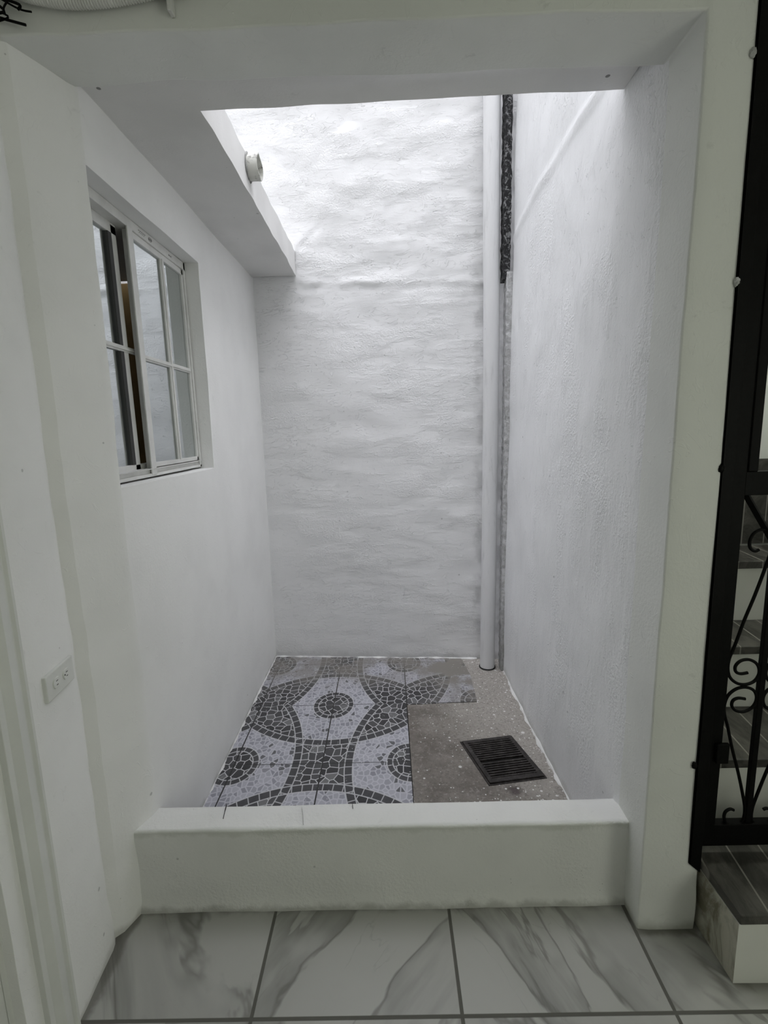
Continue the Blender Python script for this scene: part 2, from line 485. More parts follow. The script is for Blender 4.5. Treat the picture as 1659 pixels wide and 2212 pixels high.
def box(bm, x0, x1, y0, y1, z0, z1, bev=0.0, rot=None):
    vs_ = [bm.verts.new((x, y, z)) for x in (x0, x1) for y in (y0, y1) for z in (z0, z1)]
    fs = []
    for q in ((0, 1, 3, 2), (4, 6, 7, 5), (0, 4, 5, 1), (2, 3, 7, 6), (0, 2, 6, 4), (1, 5, 7, 3)):
        fs.append(bm.faces.new([vs_[i] for i in q]))
    if bev:
        es = list({e for f_ in fs for e in f_.edges})
        bmesh.ops.bevel(bm, geom=es, offset=bev, segments=2, affect='EDGES', profile=.5)
    return vs_
def tube(bm, pts, r, seg=10, closed=False, cap=True):
    pts = [Vector(p) for p in pts]; n = len(pts); rings = []
    ref = Vector((0, 1, 0)) if abs((pts[1]-pts[0]).normalized().y) < .9 else Vector((1, 0, 0))
    for i, p in enumerate(pts):
        a = pts[(i-1) % n] if (i or closed) else p; b = pts[(i+1) % n] if (i < n-1 or closed) else p
        d = (b-a).normalized()
        s_ = d.cross(ref).normalized(); t_ = s_.cross(d).normalized()
        rr = r[i] if isinstance(r, (list, tuple)) else r
        rings.append([bm.verts.new(p + s_*math.cos(2*math.pi*k/seg)*rr + t_*math.sin(2*math.pi*k/seg)*rr) for k in range(seg)])
    for i in range(n if closed else n-1):
        A, B = rings[i], rings[(i+1) % n]
        for k in range(seg):
            bm.faces.new((A[k], A[(k+1) % seg], B[(k+1) % seg], B[k]))
    if cap and not closed:
        bm.faces.new(rings[0]); bm.faces.new(rings[-1][::-1])
    return rings
def smooth_pts(P, n=6):
    out = []
    P = [Vector(p) for p in P]
    for i in range(len(P)-1):
        a = P[max(i-1, 0)]; b = P[i]; c = P[i+1]; d = P[min(i+2, len(P)-1)]
        for k in range(n):
            t = k/n
            out.append(.5*((2*b)+(c-a)*t+(2*a-5*b+4*c-d)*t*t+(3*b-a-3*c+d)*t**3))
    out.append(P[-1]); return out

# ================================================================== SETTING
TOPZ = 4.6
# --- back wall of the light well
def yb(x): return 3.4335 - .0727*x
def back_disp(p):
    d = wob(p, .004)
    z = p.z
    low = 1 if z > 2.55 else .45
    n = noise.noise(Vector((p.x*5, 0, p.z*8)))*.010*low + noise.noise(Vector((p.x*14+5, 0, p.z*22)))*.0035*low
    # the cold joint running across at 2.56 m and the diagonal crack off the slab's corner
    jz = 2.592 - .045*(p.x+.55) + noise.noise(Vector((p.x*9, 3, 0)))*.012
    k = .5+.9*noise.noise(Vector((p.x*4, 8, 0)))
    n += k*(.009*math.exp(-((z-jz-.018)/.022)**2) - .006*math.exp(-((z-jz+.014)/.016)**2))
    if p.x < -.3 and z > 2.75:
        t = (z-2.80) - 1.0*(p.x+.55)
        n -= .008*math.exp(-(t/.016)**2)*max(0, min(1, (3.03-z)/.1))
    return d + Vector((0, -n, 0))
us = lines(-1.9, .98, .02); vz = lines(-.02, TOPZ, .02)
bm = vox(us, vz, [0, .25], ALL, lambda u, v, w: (u, yb(u)+w, v), back_disp)
struct(link('wall_back', bm, M['back']))

# --- left wall: corridor side, slanted jamb and window wall
def xl(y, z):
    if y < 1.20: x = -.925
    elif y < 1.36: x = -.925 - .02*(y-1.20)/.16
    elif y < 1.4295: x = -.945 - .034*(.5-.5*math.cos((y-1.36)/.0695*math.pi/2))*2
    elif y < 1.60: x = -.932 + (y-1.431)/.169*.068
    else: x = -.864
    if y >= 1.60: x += .016*min(z, 2.64)/2.64 - .009
    if 1.4295 > y and z < .35:                      # the step fades out at the floor
        x += .012*(1-max(z, 0)/.35)*max(0, (y-1.2)/.23)
    return x
WY0, WY1, WZ0, WZ1 = 1.601, 2.478, 1.485, 2.437
def lfill(u, v):
    if WY0 < u < WY1 and WZ0 < v < WZ1: return False
    if .25 < u < 1.0 and v < 2.12: return False       # doorway
    return True
us = lines(-2.6, 1.1, .08, .25, 1.0)[:-1] + lines(1.1, 3.62, .02, 1.4295, 1.431, WY0, WY1, 1.60)
vz = lines(-.02, 3.0, .025, WZ0, WZ1, 2.12)
def ldisp(p):
    d = wob(p, .0035)
    if p.y < 1.62 and p.y > 1.38: d += Vector((0, noise.noise(Vector((0, 5, p.z*9)))*.006, 0))
    return d
bm = vox(us, vz, [0, -.06, -.11, -.16], lfill, lambda u, v, w: (xl(u, v)+w, u, v), ldisp)
struct(link('wall_left', bm, M['left'], bevel=.004))

# --- front wall: pier on the right and beam over the opening
def xj(z): return .778 + .011*z
def fmap(u, v, w):
    # u = X , v = Z, w = Y
    x = u
    if abs(u-.79) < 1e-6: x = xj(v)
    yy = w
    if u < .79 and w < 1.5: yy = w + .004
    return (x, yy, v)
def fdisp(p):
    d = wob(p, .004)
    if p.z > 2.5: d += Vector((0, 0, noise.noise(Vector((p.x*6, p.y*4, 0)))*.006))
    if p.x > .9: d += Vector((noise.noise(Vector((2, 0, p.z*8)))*.004, 0, 0))
    return d
us = lines(-1.05, .962, .025, .79); vz = lines(-.02, 3.0, .025, 2.638)
bm = vox(us, vz, lines(1.405, 1.60, .025), lambda u, v: u > .79 or v > 2.638, fmap, fdisp)
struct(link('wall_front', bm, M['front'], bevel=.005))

# --- right wall of the light well (its other face is the stairwell's)
def xr(z): return .748 + .0115*z
def rdisp(p):
    d = wob(p, .004)
    n = noise.noise(Vector((0, p.y*6, p.z*3.3)))*.006 + noise.noise(Vector((1, p.y*16, p.z*11)))*.002
    jz = 2.83 - .05*(p.y-2.1) - (.12*(p.y-2.9) if p.y > 2.9 else 0)
    n += .010*math.exp(-((p.z-jz)/.016)**2)
    n *= max(.1, min(1, (p.y-1.58)/.25))
    return d + Vector((-n if p.x < .86 else 0, 0, 0))
us = lines(1.50, 3.2, .02); vz = lines(-.02, 3.85, .025)
def rmap(u, v, w):
    x = xr(v) + (w if w else 0)
    if w == 0:
        b = .0265*max(0, 2.6-u)/1.04
        x += b
        if u < 1.60: x = xj(v) - .003 + (1.60-u)*.12
    if w: x = .97
    return (x, u, v)
bm = vox(us, vz, [0, .1], ALL, rmap, rdisp)
struct(link('wall_right', bm, M['right']))

# rough plaster strip filling the corner behind the drain pipe, and the open dark joint above it
def stripm(x0, x1, y0, y1, z0, z1, amp, mat, name, st=.01):
    def dsp(p): return Vector((noise.noise(p*30)*amp, noise.noise(p*30+Vector((9, 9, 9)))*amp, 0))
    bm = vox(lines(x0, x1, st), lines(z0, z1, .012), lines(y0, y1, .02), ALL, lambda u, v, w: (u+.0115*v*.4, w, v), dsp)
    return struct(link(name, bm, mat, ang=80))
stripm(.730, .766, 3.20, 3.27, 0.0, 2.56, .006, M['strip'], 'trim_1')
stripm(.712, .752, 3.21, 3.30, 2.52, 3.9, .006, M['joint'], 'trim_2')

# --- roof slab over the window and behind the beam (an L in plan)
SX = -.556
def slfill(u, v): return u < SX or v < 1.775
def zs(x, y):
    t = max(0, min(1, (x+.556)/1.33))
    return 2.638 + .060*t*max(0, min(1, (y-1.60)/.10)) + .006*t
def slmap(u, v, w):
    x, y = u, v
    if abs(v-1.775) < 1e-6: y = 1.757 + .075*max(0, min(1, (u+.556)/1.33))
    if abs(u-SX) < 1e-6: x = SX - .006*(v-1.75)
    return (x, y, zs(x, y) + .014 + w if w < .1 else 2.638+w)
def sdisp(p):
    d = wob(p, .004)
    d += Vector((noise.noise(Vector((0, p.y*7, p.z*5)))*.006, noise.noise(Vector((p.x*5, 0, 2)))*.006, 0))
    return d
us = lines(-3.2, -1.0, .2)[:-1] + lines(-1.0, .80, .025, SX); vy = lines(1.56, 3.47, .025, 1.775)
bm = vox(us, vy, [0, .055, .11, .165], slfill, slmap, sdisp)
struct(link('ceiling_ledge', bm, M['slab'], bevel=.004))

# --- floors
def plane(name, poly, z, mat, t=.05, step=None):
    bm = bmesh.new()
    top = [bm.verts.new((x, y, z)) for x, y in poly]; bot = [bm.verts.new((x, y, z-t)) for x, y in poly]
    bm.faces.new(top); bm.faces.new(bot[::-1]); n = len(poly)
    for i in range(n): bm.faces.new((top[i], bot[i], bot[(i+1) % n], top[(i+1) % n]))
    return struct(link(name, bm, mat, smooth=False))
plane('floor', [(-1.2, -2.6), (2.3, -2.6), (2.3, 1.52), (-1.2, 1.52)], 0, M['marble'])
plane('floor_mosaic', [(-.95, 1.52), (.0715, 1.52), (.0735, 2.80), (.50, 2.815), (.515, 3.15), (.47, 3.55), (-.95, 3.55)], 0.0, M['mosaic'])
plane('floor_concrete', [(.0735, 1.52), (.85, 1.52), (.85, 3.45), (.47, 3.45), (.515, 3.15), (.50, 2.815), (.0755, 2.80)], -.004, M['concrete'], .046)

# --- paint bead along the foot of the walls
def bead(name, pts, w, h, seed):
    rnd = random.Random(seed); bm = bmesh.new()
    P = []
    for a, b in zip(pts, pts[1:]):
        a = Vector((*a, 0)); b = Vector((*b, 0)); n = max(2, int((b-a).length/.012))
        P += [a.lerp(b, i/n) for i in range(n)]
    P.append(Vector((*pts[-1], 0)))
    rings = []
    for i, p in enumerate(P):
        d = (P[min(i+1, len(P)-1)]-P[max(i-1, 0)]).normalized(); s_ = Vector((-d.y, d.x, 0))
        nn = noise.noise(Vector((p.x*14, p.y*14, seed)))+.5*noise.noise(Vector((p.x*50, p.y*50, seed)))
        ww = w*max(.12, .65+1.1*nn); hh = h*max(.2, .7+.7*nn)
        rings.append([bm.verts.new(p+s_*o+Vector((0, 0, z))) for o, z in ((-w, -.002), (-w, hh), (ww*.45, hh*.85), (ww, -.002))])
    for A, B in zip(rings, rings[1:]):
        for k in range(3): bm.faces.new((A[k], A[k+1], B[k+1], B[k]))
        bm.faces.new((A[3], A[0], B[0], B[3]))
    bm.faces.new(rings[0]); bm.faces.new(rings[-1][::-1])
    return struct(link(name, bm, M['bead']))
bead('trim_3', [(.768, 1.70), (.756, 2.2), (.748, 2.7), (.748, 3.19)], .012, .007, 1)
bead('trim_4', [(.60, 3.392), (0, 3.435), (-.868, 3.497)], .012, .008, 2)
bead('trim_5', [(-.873, 3.49), (-.873, 2.5), (-.873, 1.7)], .010, .006, 3)

# --- rest of the corridor, stairwell and the room behind the window
def slabbox(name, x0, x1, y0, y1, z0, z1, mat):
    bm = bmesh.new(); box(bm, x0, x1, y0, y1, z0, z1)
    return struct(link(name, bm, mat, smooth=False))
slabbox('ceiling', -1.25, 2.4, -2.7, 1.60, 2.95, 3.05, M['corridor'])
slabbox('wall_rear', -1.25, 2.4, -2.75, -2.6, 0, 2.95, M['corridor'])
slabbox('wall_side', 2.2, 2.35, -2.6, 3.0, 0, 3.9, M['corridor'])
w2 = struct(empty('side_fill_frame', (2.195, -.75, 1.45)))  # unseen frame added around the side fill; the wall behind is solid
bm = bmesh.new()
for b in ((-.03, .01, -.85, -.77, -.85, .85), (-.03, .01, .77, .85, -.85, .85), (-.03, .01, -.85, .85, -.85, -.77), (-.03, .01, -.85, .85, .77, .85), (-.02, .0, -.02, .02, -.8, .8)):
    box(bm, *b, .004)
link('window_frame', bm, M['alu'], w2, smooth=False)
slabbox('wall_stairwell', .975, 2.35, 2.40, 2.55, 0, 3.9, M['corridor'])
slabbox('ceiling_stairwell', .93, 2.4, 1.60, 2.6, 3.9, 4.0, M['corridor'])
# unseen blockers added to cut low sky light on the upper well walls
slabbox('sky_blocker_left', -3.3, -3.15, -1.6, 3.7, 2.66, 7.0, M['corridor'])
slabbox('sky_blocker_front', -3.3, 2.4, -1.75, -1.6, 3.05, 8.0, M['corridor'])
slabbox('wall_room_far', -3.3, -3.2, 1.3, 3.7, 0, 2.66, M['roomdark'])
slabbox('wall_room_end', -3.3, -1.03, 3.55, 3.7, 0, 2.66, M['ochre'])
slabbox('wall_room_near', -3.3, -1.10, 1.2, 1.35, 0, 2.66, M['roomdark'])
slabbox('floor_room', -3.3, -1.0, 1.2, 3.7, -.06, 0, M['roomdark'])

# ================================================================== THINGS
# --- low curb across the opening
def cdisp(p):
    e = noise.noise(Vector((p.x*7, p.y*5, p.z*7)))*.006 + noise.noise(Vector((p.x*28, p.y*20, p.z*24)))*.0022
    top = 1 if p.z > .25 else .5
    return Vector((0, -e*top*.8, e*top*.7)) + wob(p, .003)
us = lines(-.93, .788, .012); vz = lines(-.01, .314, .018)
bm = vox(us, vz, lines(1.503, 1.622, .017), ALL, lambda u, v, w: (u, w+.004*(1 if v < .05 else 0)*0-(.012*(1-v/.05) if v < .05 and w < 1.51 else 0), v+(-.004 if v > .3 and w > 1.6 else 0)), cdisp)
curb = link('low_curb', bm, M['curb'], bevel=.007)
tag(curb, 'low whitewashed masonry curb across the opening between marble floor and light well', 'curb')
def crack(pts, w, name='crack', z=.3185, par=curb, mat='slot'):
    bm = bmesh.new(); n = len(pts)
    for (a, b) in zip(pts, pts[1:]):
        a = Vector((*a, 0)); b = Vector((*b, 0)); d = (b-a).normalized(); s_ = Vector((-d.y, d.x, 0))*w/2
        q = [a-s_, b-s_, b+s_, a+s_]
        zz = [z-.002, z]
        lo = [bm.verts.new((v.x, v.y, zz[0]-.006)) for v in q]; hi = [bm.verts.new((v.x, v.y, zz[1])) for v in q]
        bm.faces.new(hi); bm.faces.new(lo[::-1])
        for i in range(4): bm.faces.new((lo[i], lo[(i+1) % 4], hi[(i+1) % 4], hi[i]))
    return link(name, bm, M[mat], par, smooth=False)
crack([(-.623, 1.620), (-.618, 1.585), (-.613, 1.552)], .0014)
crack([(-.345, 1.60), (-.33, 1.545), (-.325, 1.52)], .0006, mat='strip')
crack([(-.163, 1.612), (-.160, 1.590)], .0016)

# --- window
WX = -.922
win = empty('window_1', (WX, 2.05, WZ0)); struct(win)
def wpart(name, boxes, mat, parent=win, bev=.0015):
    bm = bmesh.new()
    for b in boxes:
        box(bm, b[0]-WX, b[1]-WX, b[2]-2.05, b[3]-2.05, b[4]-WZ0, b[5]-WZ0, bev)
    return link(name, bm, mat, parent, smooth=False)
f0, f1 = WX-.075, WX
FY0, FY1, FZ0, FZ1 = 1.60, 2.474, 1.492, 2.434
MZ = 1.947
# outer frame
wpart('window_frame', [(f0, f1, FY0, FY1, FZ1-.034, FZ1), (f0, f1, FY0, FY1, FZ0, FZ0+.012), (f0, f1, FY1-.018, FY1, FZ0, FZ1), (f0, f1, FY0, FY0+.02, FZ0, FZ1),
    (f0, f1+.004, FY0, FY1, FZ0+.028, FZ0+.031), (WX-.012, WX-.008, FY0, FY1, FZ0, FZ0+.03)], M['alu'])
# fixed right half (nearer face)
def muntin(bx, y0, y1, z0, z1, x):
    """bevelled glazing bar: a wide low strip with a raised narrow ridge"""
    bx.append((x-.006, x+.002, y0, y1, z0, z1))
    dy, dz = (y1-y0), (z1-z0)
    if dy < dz: bx.append((x, x+.006, y0+dy*.3, y1-dy*.3, z0, z1))
    else: bx.append((x, x+.006, y0, y1, z0+dz*.3, z1-dz*.3))
xs = WX-.010
b = []
b += [(WX-.004, WX+.002, 1.945, 1.985, FZ0+.006, FZ1-.030), (xs-.022, WX-.004, 1.972, 1.985, FZ0+.006, FZ1-.030)]        # meeting stile
b += [(xs-.02, xs+.004, 1.985, FY1-.018, FZ1-.058, FZ1-.034), (xs-.02, xs+.004, 1.985, FY1-.018, FZ0+.034, FZ0+.052), (xs-.02, xs+.004, FY1-.034, FY1-.018, FZ0+.034, FZ1-.034)]
wpart('fixed_sash_frame', b, M['alu'])
b = []
muntin(b, 2.222, 2.258, FZ0+.05, FZ1-.055, xs+.002)
muntin(b, 1.985, FY1-.03, MZ-.011, MZ+.011, xs+.003)
wpart('glazing_bar', b, M['alu'])
# sliding left half, one track further in
xs2 = WX-.045
b = [(xs2-.02, xs2+.004, 1.908, 1.944, FZ0+.028, FZ1-.040), (xs2-.02, xs2+.004, FY0, 1.944, FZ1-.070, FZ1-.034), (xs2-.02, xs2+.004, FY0, 2.04, FZ0+.02, FZ0+.05)]
wpart('sliding_sash_frame', b, M['alu'])
wpart('sash_gasket', [(xs2-.016, xs2+.0055, 1.884, 1.908, FZ0+.05, FZ1-.070)], M['gasket'], bev=0)
b = []; muntin(b, FY0, 2.02, MZ+.010, MZ+.032, xs2+.004)
wpart('glazing_bar', b, M['alu'])
wpart('pane', [(xs-.008, xs-.004, 1.98, FY1-.02, FZ0+.04, FZ1-.045)], M['glass'], bev=0)
wpart('pane', [(xs2-.008, xs2-.004, FY0+.01, 1.886, FZ0+.04, FZ1-.06)], M['glass'], bev=0)
# maker's marks printed on the head of the frame
b = []
for k in range(5): b.append((f1-.001, f1+.0006, 2.035+.012*k, 2.043+.012*k, FZ1-.0165, FZ1-.0145))
for k in range(4): b.append((f1-.001, f1+.0006, 2.04+.012*k, 2.047+.012*k, FZ1-.0225, FZ1-.021))
for k in range(3): b.append((f1-.001, f1+.0006, 2.30+.011*k, 2.305+.011*k, FZ1-.022, FZ1-.016))
wpart('printed_mark', b, M['gasket'], bev=0)
bm = bmesh.new()
tube(bm, [(f1+.0004-WX, 2.13+.014*math.cos(a)-2.05, FZ1-.018+.0065*math.sin(a)-WZ0) for a in [2*math.pi*k/18 for k in range(18)]], .0009, 5, closed=True)
for k in range(3): box(bm, f1-.001-WX, f1+.0008-WX, 2.122+.007*k-2.05, 2.125+.007*k-2.05, FZ1-.0205-WZ0, FZ1-.0155-WZ0)
link('printed_mark', bm, M['gasket'], win)

# --- door casing on the left wall (front edge of the picture)
dr = empty('door_1', (-.925, .62, 0)); struct(dr)
def prof(name, poly, z0, z1, mat, parent, base):
    bm = bmesh.new()
    lo = [bm.verts.new((x-base[0], y-base[1], z0)) for x, y in poly]; hi = [bm.verts.new((x-base[0], y-base[1], z1)) for x, y in poly]
    bm.faces.new(lo[::-1]); bm.faces.new(hi); n = len(poly)
    for i in range(n): bm.faces.new((lo[i], lo[(i+1) % n], hi[(i+1) % n], hi[i]))
    return link(name, bm, mat, parent, bevel=.0015, ang=30)
cas = [(-.95, 1.160), (-.918, 1.160), (-.909, 1.150), (-.909, 1.142), (-.916, 1.136), (-.914, 1.128), (-.905, 1.112), (-.903, 1.096), (-.910, 1.082), (-.916, 1.074), (-.910, 1.068), (-.910, 1.052), (-.95, 1.05)]
prof('door_casing', cas, 0, 2.24, M['plate'], dr, (-.925, .62))
prof('door_jamb', [(-1.08, 1.05), (-.938, 1.05), (-.938, 1.018), (-.952, 1.012), (-.952, .985), (-1.08, .985)], 0, 2.12, M['plate'], dr, (-.925, .62))
bm = bmesh.new(); box(bm, -.99+.925, -.952+.925, .27-.62, .984-.62, .01, 2.10, .003)
for (a, b_) in ((.16, .95), (1.05, 1.95)):
    box(bm, -.953+.925, -.944+.925, .37-.62, .88-.62, a, b_, .006)
link('door_leaf', bm, M['plate'], dr, smooth=False)
bm = bmesh.new(); box(bm, -.95+.925, -.908+.925, .15-.62, 1.16-.62, 2.13, 2.24, .006); box(bm, -.95+.925, -.908+.925, .15-.62, .25-.62, 0, 2.13, .006)
link('door_casing', bm, M['plate'], dr, smooth=False)

# --- outlet plate
ox, oy, oz = -.932, 1.290, .993
out = empty('wall_outlet', (ox, oy, oz))
tag(out, 'double electrical outlet with painted-over horizontal plate on the left wall', 'outlet')
out.rotation_euler.z = math.radians(7.1)
bm = bmesh.new(); box(bm, -.01, .006, -.071, .071, -.038, .036, .003)
link('cover_plate', bm, M['plate'], out, smooth=False)
for k, cy in enumerate((-.026, .026)):
    bm = bmesh.new(); n = 20
    P = []
    for i in range(n):
        a = 2*math.pi*i/n; y = .0175*math.cos(a); z = .0175*math.sin(a)
        P.append((y*1.0, max(-.0145, min(.0145, z))))
    lo = [bm.verts.new((.004, cy+y, z)) for y, z in P]; hi = [bm.verts.new((.0095, cy+y*.95, z*.95)) for y, z in P]
    bm.faces.new(hi); bm.faces.new(lo[::-1])
    for i in range(n): bm.faces.new((lo[i], lo[(i+1) % n], hi[(i+1) % n], hi[i]))
    rc = link('receptacle', bm, M['plate'], out, bevel=.0008)
    bm = bmesh.new()
    box(bm, .0085, .0100, cy-.0045, cy+.0045, .0045, .0062); box(bm, .0085, .0100, cy-.004, cy+.004, -.0068, -.0052)
    if k: box(bm, .0085, .0100, cy-.0125, cy-.0085, -.002, .0025)
    link('slot', bm, M['slot'], rc, smooth=False)

# --- drain pipe standing in the corner
px_, py_ = .650, 3.262
pipe = empty('drain_pipe', (px_, py_, 0))
tag(pipe, 'white painted round drain pipe standing upright in the back right corner', 'pipe')
bm = bmesh.new()
P = [(.006*math.sin(z*1.1)+.0045*z-.003*(z > 2.5), .0015*math.sin(z*2), z) for z in [i*.1 for i in range(0, 46)]]
tube(bm, P, .0495, 32)
link('pipe_wall', bm, M['pvc'], pipe)
bm = bmesh.new(); tube(bm, [(.0, .0, -.003), (.0, .0, .004)], .056, 24); link('dark_seam', bm, M['slot'], pipe)

# --- spout through the slab edge
sp = empty('roof_spout', (-.559, 2.335, 2.762))
tag(sp, 'short stub of weathered pipe sticking out of the ledge above the window', 'spout')
bm = bmesh.new(); n = 28
prf = [(-.05, .050), (.030, .050), (.048, .0515), (.048, .0465), (-.03, .0455)]
rings = []
for (x, r) in prf:
    rings.append([bm.verts.new((x+(.002*math.sin(3*a+1) if x > .047 else 0), r*math.cos(a), r*math.sin(a))) for a in [2*math.pi*k/n for k in range(n)]])
for A, B in zip(rings, rings[1:]):
    for k in range(n): bm.faces.new((A[k], A[(k+1) % n], B[(k+1) % n], B[k]))
link('spout_tube', bm, M['spout'], sp)
bm = bmesh.new(); tube(bm, [(-.025, 0, 0), (-.028, 0, 0)], .046, 24); link('inner_shade_disc', bm, M['slot'], sp)  # black disc stands in for the shade inside the tube
bm = bmesh.new()
tube(bm, [(.001, .053*math.cos(a), .053*math.sin(a)) for a in [2*math.pi*k/24 for k in range(24)]], [.0035+.002*math.sin(5*k) for k in range(24)], 6, closed=True)
link('mortar_ring', bm, M['strip'], sp)

# --- floor drain grate
gr = empty('drain_grate', (.5265, 2.280, -.004)); gr.rotation_euler.z = math.radians(9.0)
tag(gr, 'rusty black slotted iron drain grate set in the bare concrete floor', 'drain grate')
gw, gd = .268/2, .328/2
fr_ = .020
def gpart(name, boxes, mat, bev=.002, shear=-.10):
    bm = bmesh.new()
    for b in boxes: box(bm, *b, bev)
    for v in bm.verts:
        v.co.x += -v.co.y*.0 + shear*v.co.y
        v.co += noise.noise_vector(v.co*40)*.0015
    return link(name, bm, mat, gr, smooth=False)
gpart('outer_frame', [(-gw-.010, gw+.010, -gd-.008, -gd, -.03, .004), (-gw-.010, gw+.010, gd, gd+.008, -.03, .004), (-gw-.010, -gw-.002, -gd, gd, -.03, .004), (gw+.002, gw+.010, -gd, gd, -.03, .004)], M['iron'])
gpart('grate_frame', [(-gw, gw, -gd, -gd+fr_*1.3, -.012, .012), (-gw, gw, gd-fr_*1.2, gd, -.012, .012), (-gw, -gw+fr_, -gd, gd, -.012, .012), (gw-fr_, gw, -gd, gd, -.012, .012)], M['iron'])
gpart('pit_shade_sheet', [(-gw, gw, -gd, gd, -.03, .0012)], M['pit'], 0)  # dark sheet over the concrete stands in for the pit's shade
NBAR = 17; span = 2*gd-fr_*2.6
for i in range(NBAR):
    if i == 9: continue
    yy = gd-fr_*1.25-span*(i+.5)/NBAR
    w = span/NBAR*.27
    gpart('grate_bar', [(-gw+fr_*.8, gw-fr_*.8, yy-w, yy+w, .0, .0115)], M['iron'], .0015)

# --- corrugated conduit along the beam
hs = empty('corrugated_conduit', (-.7, 1.387, 2.69))
tag(hs, 'pale corrugated conduit sagging along the beam at the top left', 'conduit')
P = smooth_pts([(-.93, 1.384, 2.735), (-.88, 1.384, 2.718), (-.83, 1.385, 2.703), (-.78, 1.386, 2.693), (-.735, 1.386, 2.688), (-.68, 1.386, 2.688), (-.62, 1.386, 2.692), (-.54, 1.386, 2.702), (-.44, 1.387, 2.718), (-.32, 1.387, 2.745), (-.18, 1.387, 2.80)], 40)
bm = bmesh.new(); rr = []
acc = 0; Q = []
for i, p in enumerate(P):
    if i: acc += (P[i]-P[i-1]).length
    Q.append(p-Vector((-.7, 1.387, 2.69))); rr.append(.0155+.0016*math.sin(acc/.0068*2*math.pi))
tube(bm, Q, rr, 14)
link('ribbed_hose', bm, M['alu'], hs)
bm = bmesh.new(); box(bm, .196, .208, -.004, .022, -.030, .06, .003)
link('white_strap', bm, M['alu'], hs, smooth=False)
wr = empty('dark_wires', (-.90, 1.388, 2.67))
tag(wr, 'tangle of short dark wires in the top left corner beside the conduit', 'wires')
rnd = random.Random(4)
for k in range(5):
    a = Vector((-.035+.012*k, 0, .03+rnd.uniform(-.01, .02)))
    pts = [a+Vector((rnd.uniform(-.02, .03)*t, rnd.uniform(-.006, .006), -.014*t+rnd.uniform(-.006, .006))) for t in range(4)]
    bm = bmesh.new(); tube(bm, smooth_pts(pts, 5), .0022+.001*(k % 2), 7); link('wire', bm, M['black'], wr)

# --- added fixture for the corridor fill (unseen, behind the camera)
lp = empty('corridor_fill_fixture', (1.6, -.1, 2.95))
tag(lp, 'long white fill light fixture added in the corridor behind the viewer', 'ceiling lamp')
bm = bmesh.new(); box(bm, -.65, .65, -.09, .09, -.05, 0, .006); link('fill_housing', bm, M['alu'], lp, smooth=False)
bm = bmesh.new()
for s_ in (-.05, .05): tube(bm, [(-.6, s_, -.066), (.6, s_, -.066)], .013, 12)
link('fill_tube', bm, M['lampglow'], lp)

sl = empty('stair_fill_fixture', (1.55, 2.0, 3.90))  # added fixture for the stair fill, out of view
tag(sl, 'small square fill light fixture added out of view above the stairs', 'ceiling lamp')
bm = bmesh.new(); box(bm, -.17, .17, -.17, .17, -.045, 0, .006); link('fill_housing', bm, M['alu'], sl, smooth=False)
# --- door/gate post: angle iron on the pier
post = empty('gate_post', (.946, 1.41, .23))
tag(post, 'black angle iron gate post fixed upright to the white pier edge', 'gate post')
bm = bmesh.new()
box(bm, -.019, .019, -.010, -.006, 0, 2.72, .001); box(bm, -.019, -.014, -.010, .028, .02, 2.72, .001)
q = [v for v in bm.verts if v.co.z < .015]
for v in q: v.co.z += (-v.co.x-.019)*.9*1.0 + .02
link('angle_iron', bm, M['black'], post, smooth=False)
def blob(name, c, s_, mat, parent, seed):
    bm = bmesh.new(); bmesh.ops.create_icosphere(bm, subdivisions=3, radius=1)
    for v in bm.verts:
        k = 1+.35*noise.noise(v.co*2.1+Vector((seed, 0, 0)))+.15*noise.noise(v.co*6+Vector((seed, 0, 0)))
        v.co = Vector((v.co.x*s_[0]*k, v.co.y*s_[1]*k, v.co.z*s_[2]*k))+Vector(c)
    return link(name, bm, mat, parent)
for i, (x, z, m) in enumerate(((.915, 2.535, 'strip'), (.920, 2.005, 'strip'), (.920, 1.515, 'black'), (.913, .598, 'black'))):
    blob('anchor_weld', (x-.946+.008, -.008, z-.23), (.008, .005, .012), M[m], post, i*3.1)

# --- gate
GY = 1.43
gate = empty('iron_gate', (.984, GY, .285))
tag(gate, 'black wrought iron gate with scrolls closing off the staircase', 'gate')
def gp(name, boxes, bev=.002):
    bm = bmesh.new()
    for (x0, x1, z0, z1, y0, y1) in boxes: box(bm, x0-.984, x1-.984, y0, y1, z0-.285, z1-.285, bev)
    return link(name, bm, M['black'], gate, smooth=False)
GX1 = 1.60
gp('gate_stile', [(.9835, 1.020, .285, 2.64, 0, .03)]); gp('gate_stile', [(GX1, GX1+.036, .285, 2.64, 0, .03)])
gp('gate_rail', [(1.018, GX1, .285, .362, 0, .03)]); gp('gate_rail', [(1.018, GX1, 1.432, 1.500, 0, .03)]); gp('gate_rail', [(1.018, GX1, 2.60, 2.64, 0, .03)])
gp('hinge_lug', [(.998, 1.036, .588, .655, -.012, .0)])
for k in range(6): gp('gate_bar', [(1.027+k*.1, 1.055+k*.1, 1.50, 2.60, .004, .024)])
SCX = 1.131
bx = [(SCX-.009, SCX+.009, .362, 1.432, .006, .022)]
gp('gate_bar', bx); gp('gate_bar', [(SCX+.303-.009, SCX+.303+.009, .362, 1.432, .006, .022)])
S = [(1.084, .405), (1.072, .409), (1.058, .399), (1.055, .378), (1.064, .356), (1.083, .345), (1.103, .350), (1.118, .372), (1.119, .410), (1.108, .460), (1.085, .545), (1.060, .625), (1.040, .700), (1.026, .745),
     (1.0245, .780), (1.034, .808), (1.056, .827), (1.082, .832), (1.107, .823), (1.120, .802), (1.119, .779), (1.106, .760), (1.084, .750), (1.061, .754), (1.047, .770), (1.049, .788), (1.064, .796), (1.086, .793)]
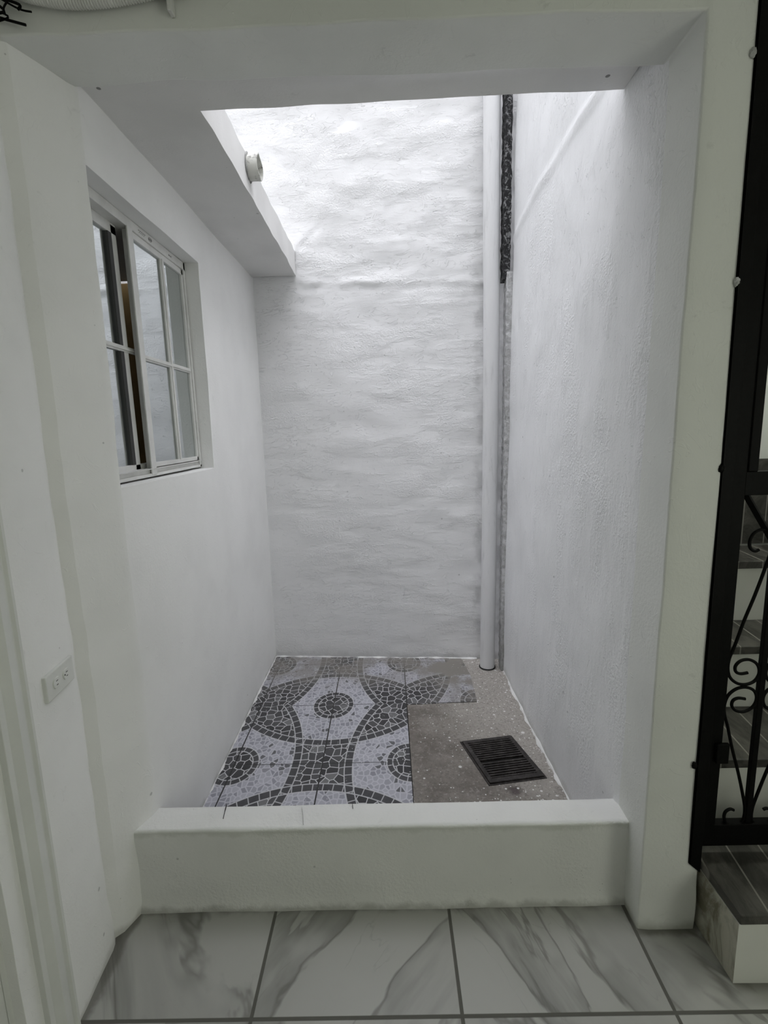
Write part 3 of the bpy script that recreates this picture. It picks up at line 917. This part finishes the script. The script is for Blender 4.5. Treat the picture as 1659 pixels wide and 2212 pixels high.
def scroll(mirx, mirz, dx=0):
    pts = []
    for (x, z) in S:
        if mirz: z = 2*.8365-z
        if mirx: x = 2*SCX-x
        pts.append((x+dx-.984, .012, z-.285))
    bm = bmesh.new(); tube(bm, smooth_pts(pts, 5), .0047, 10)
    return link('scroll', bm, M['black'], gate)
for dx in (0, .303):
    for a in (False, True):
        for b_ in (False, True): scroll(a, b_, dx)
bm = bmesh.new(); tube(bm, [(1.030-.984, .014, 1.437-.285), (1.118-.984, .014, 1.300-.285)], .010, 4); link('diagonal_brace', bm, M['black'], gate, smooth=False)

# --- staircase behind the gate
st = empty('staircase', (.978, 1.24, 0))
tag(st, 'staircase with dark slate treads and pale risers climbing behind the gate', 'staircase')
YS = [1.24, 1.555, 1.862, 2.115]; ZT = [.240, .505, .768, 1.040]
XR = 2.18
for i in range(4):
    y0 = YS[i]; y1 = 2.39; z0 = 0 if i == 0 else ZT[i-1]-.01
    t = .034
    bm = bmesh.new()
    if i == 0:
        us = lines(.98, XR, .04); vz = lines(0, ZT[0]-t, .02)
        bm = vox(us, vz, lines(y0, y1, .05), ALL, lambda u, v, w: (u-.978, w-1.24, v), lambda p: wob(p, .002))
        rs = link('riser', bm, [M['riser'], M['stepside']], st)
        for pl in rs.data.polygons:
            if abs(pl.normal.x) > .7 and pl.center.x < .1: pl.material_index = 1
    else:
        box(bm, .002, XR-.978, y0-1.24+.012, y1-1.24, z0, ZT[i]-t, .002)
        link('riser', bm, M['riser'], st, smooth=False)
    bm = bmesh.new()
    yb_ = (YS[i+1]+.011 if i < 3 else 2.388)
    box(bm, .002, XR-.978, y0-1.24-.004, yb_-1.24, ZT[i]-t, ZT[i], .004)
    link('tread', bm, M['slate'], st, smooth=False)
    if i:
        bm = bmesh.new(); box(bm, .004, XR-.978, y0-1.24+.004, y0-1.24+.013, ZT[i]-t-.008, ZT[i]-t)
        link('grout_line', bm, M['riser'], st, smooth=False)
# dark slate skirting board against the stairwell wall
sk = empty('slate_skirting', (1.30, 2.395, ZT[3]))
tag(sk, 'dark slate skirting tile cut on a slant against the wall above the stairs', 'skirting tile')
bm = bmesh.new()
poly = [(-.195, .01), (.9, .01), (.9, .42), (-.165, .42)]
lo = [bm.verts.new((x, -.012, z)) for x, z in poly]; hi = [bm.verts.new((x, .0, z)) for x, z in poly]
bm.faces.new(lo); bm.faces.new(hi[::-1])
for i in range(4): bm.faces.new((lo[i], lo[(i+1) % 4], hi[(i+1) % 4], hi[i]))
link('tile_slab', bm, M['slate'], sk, smooth=False)
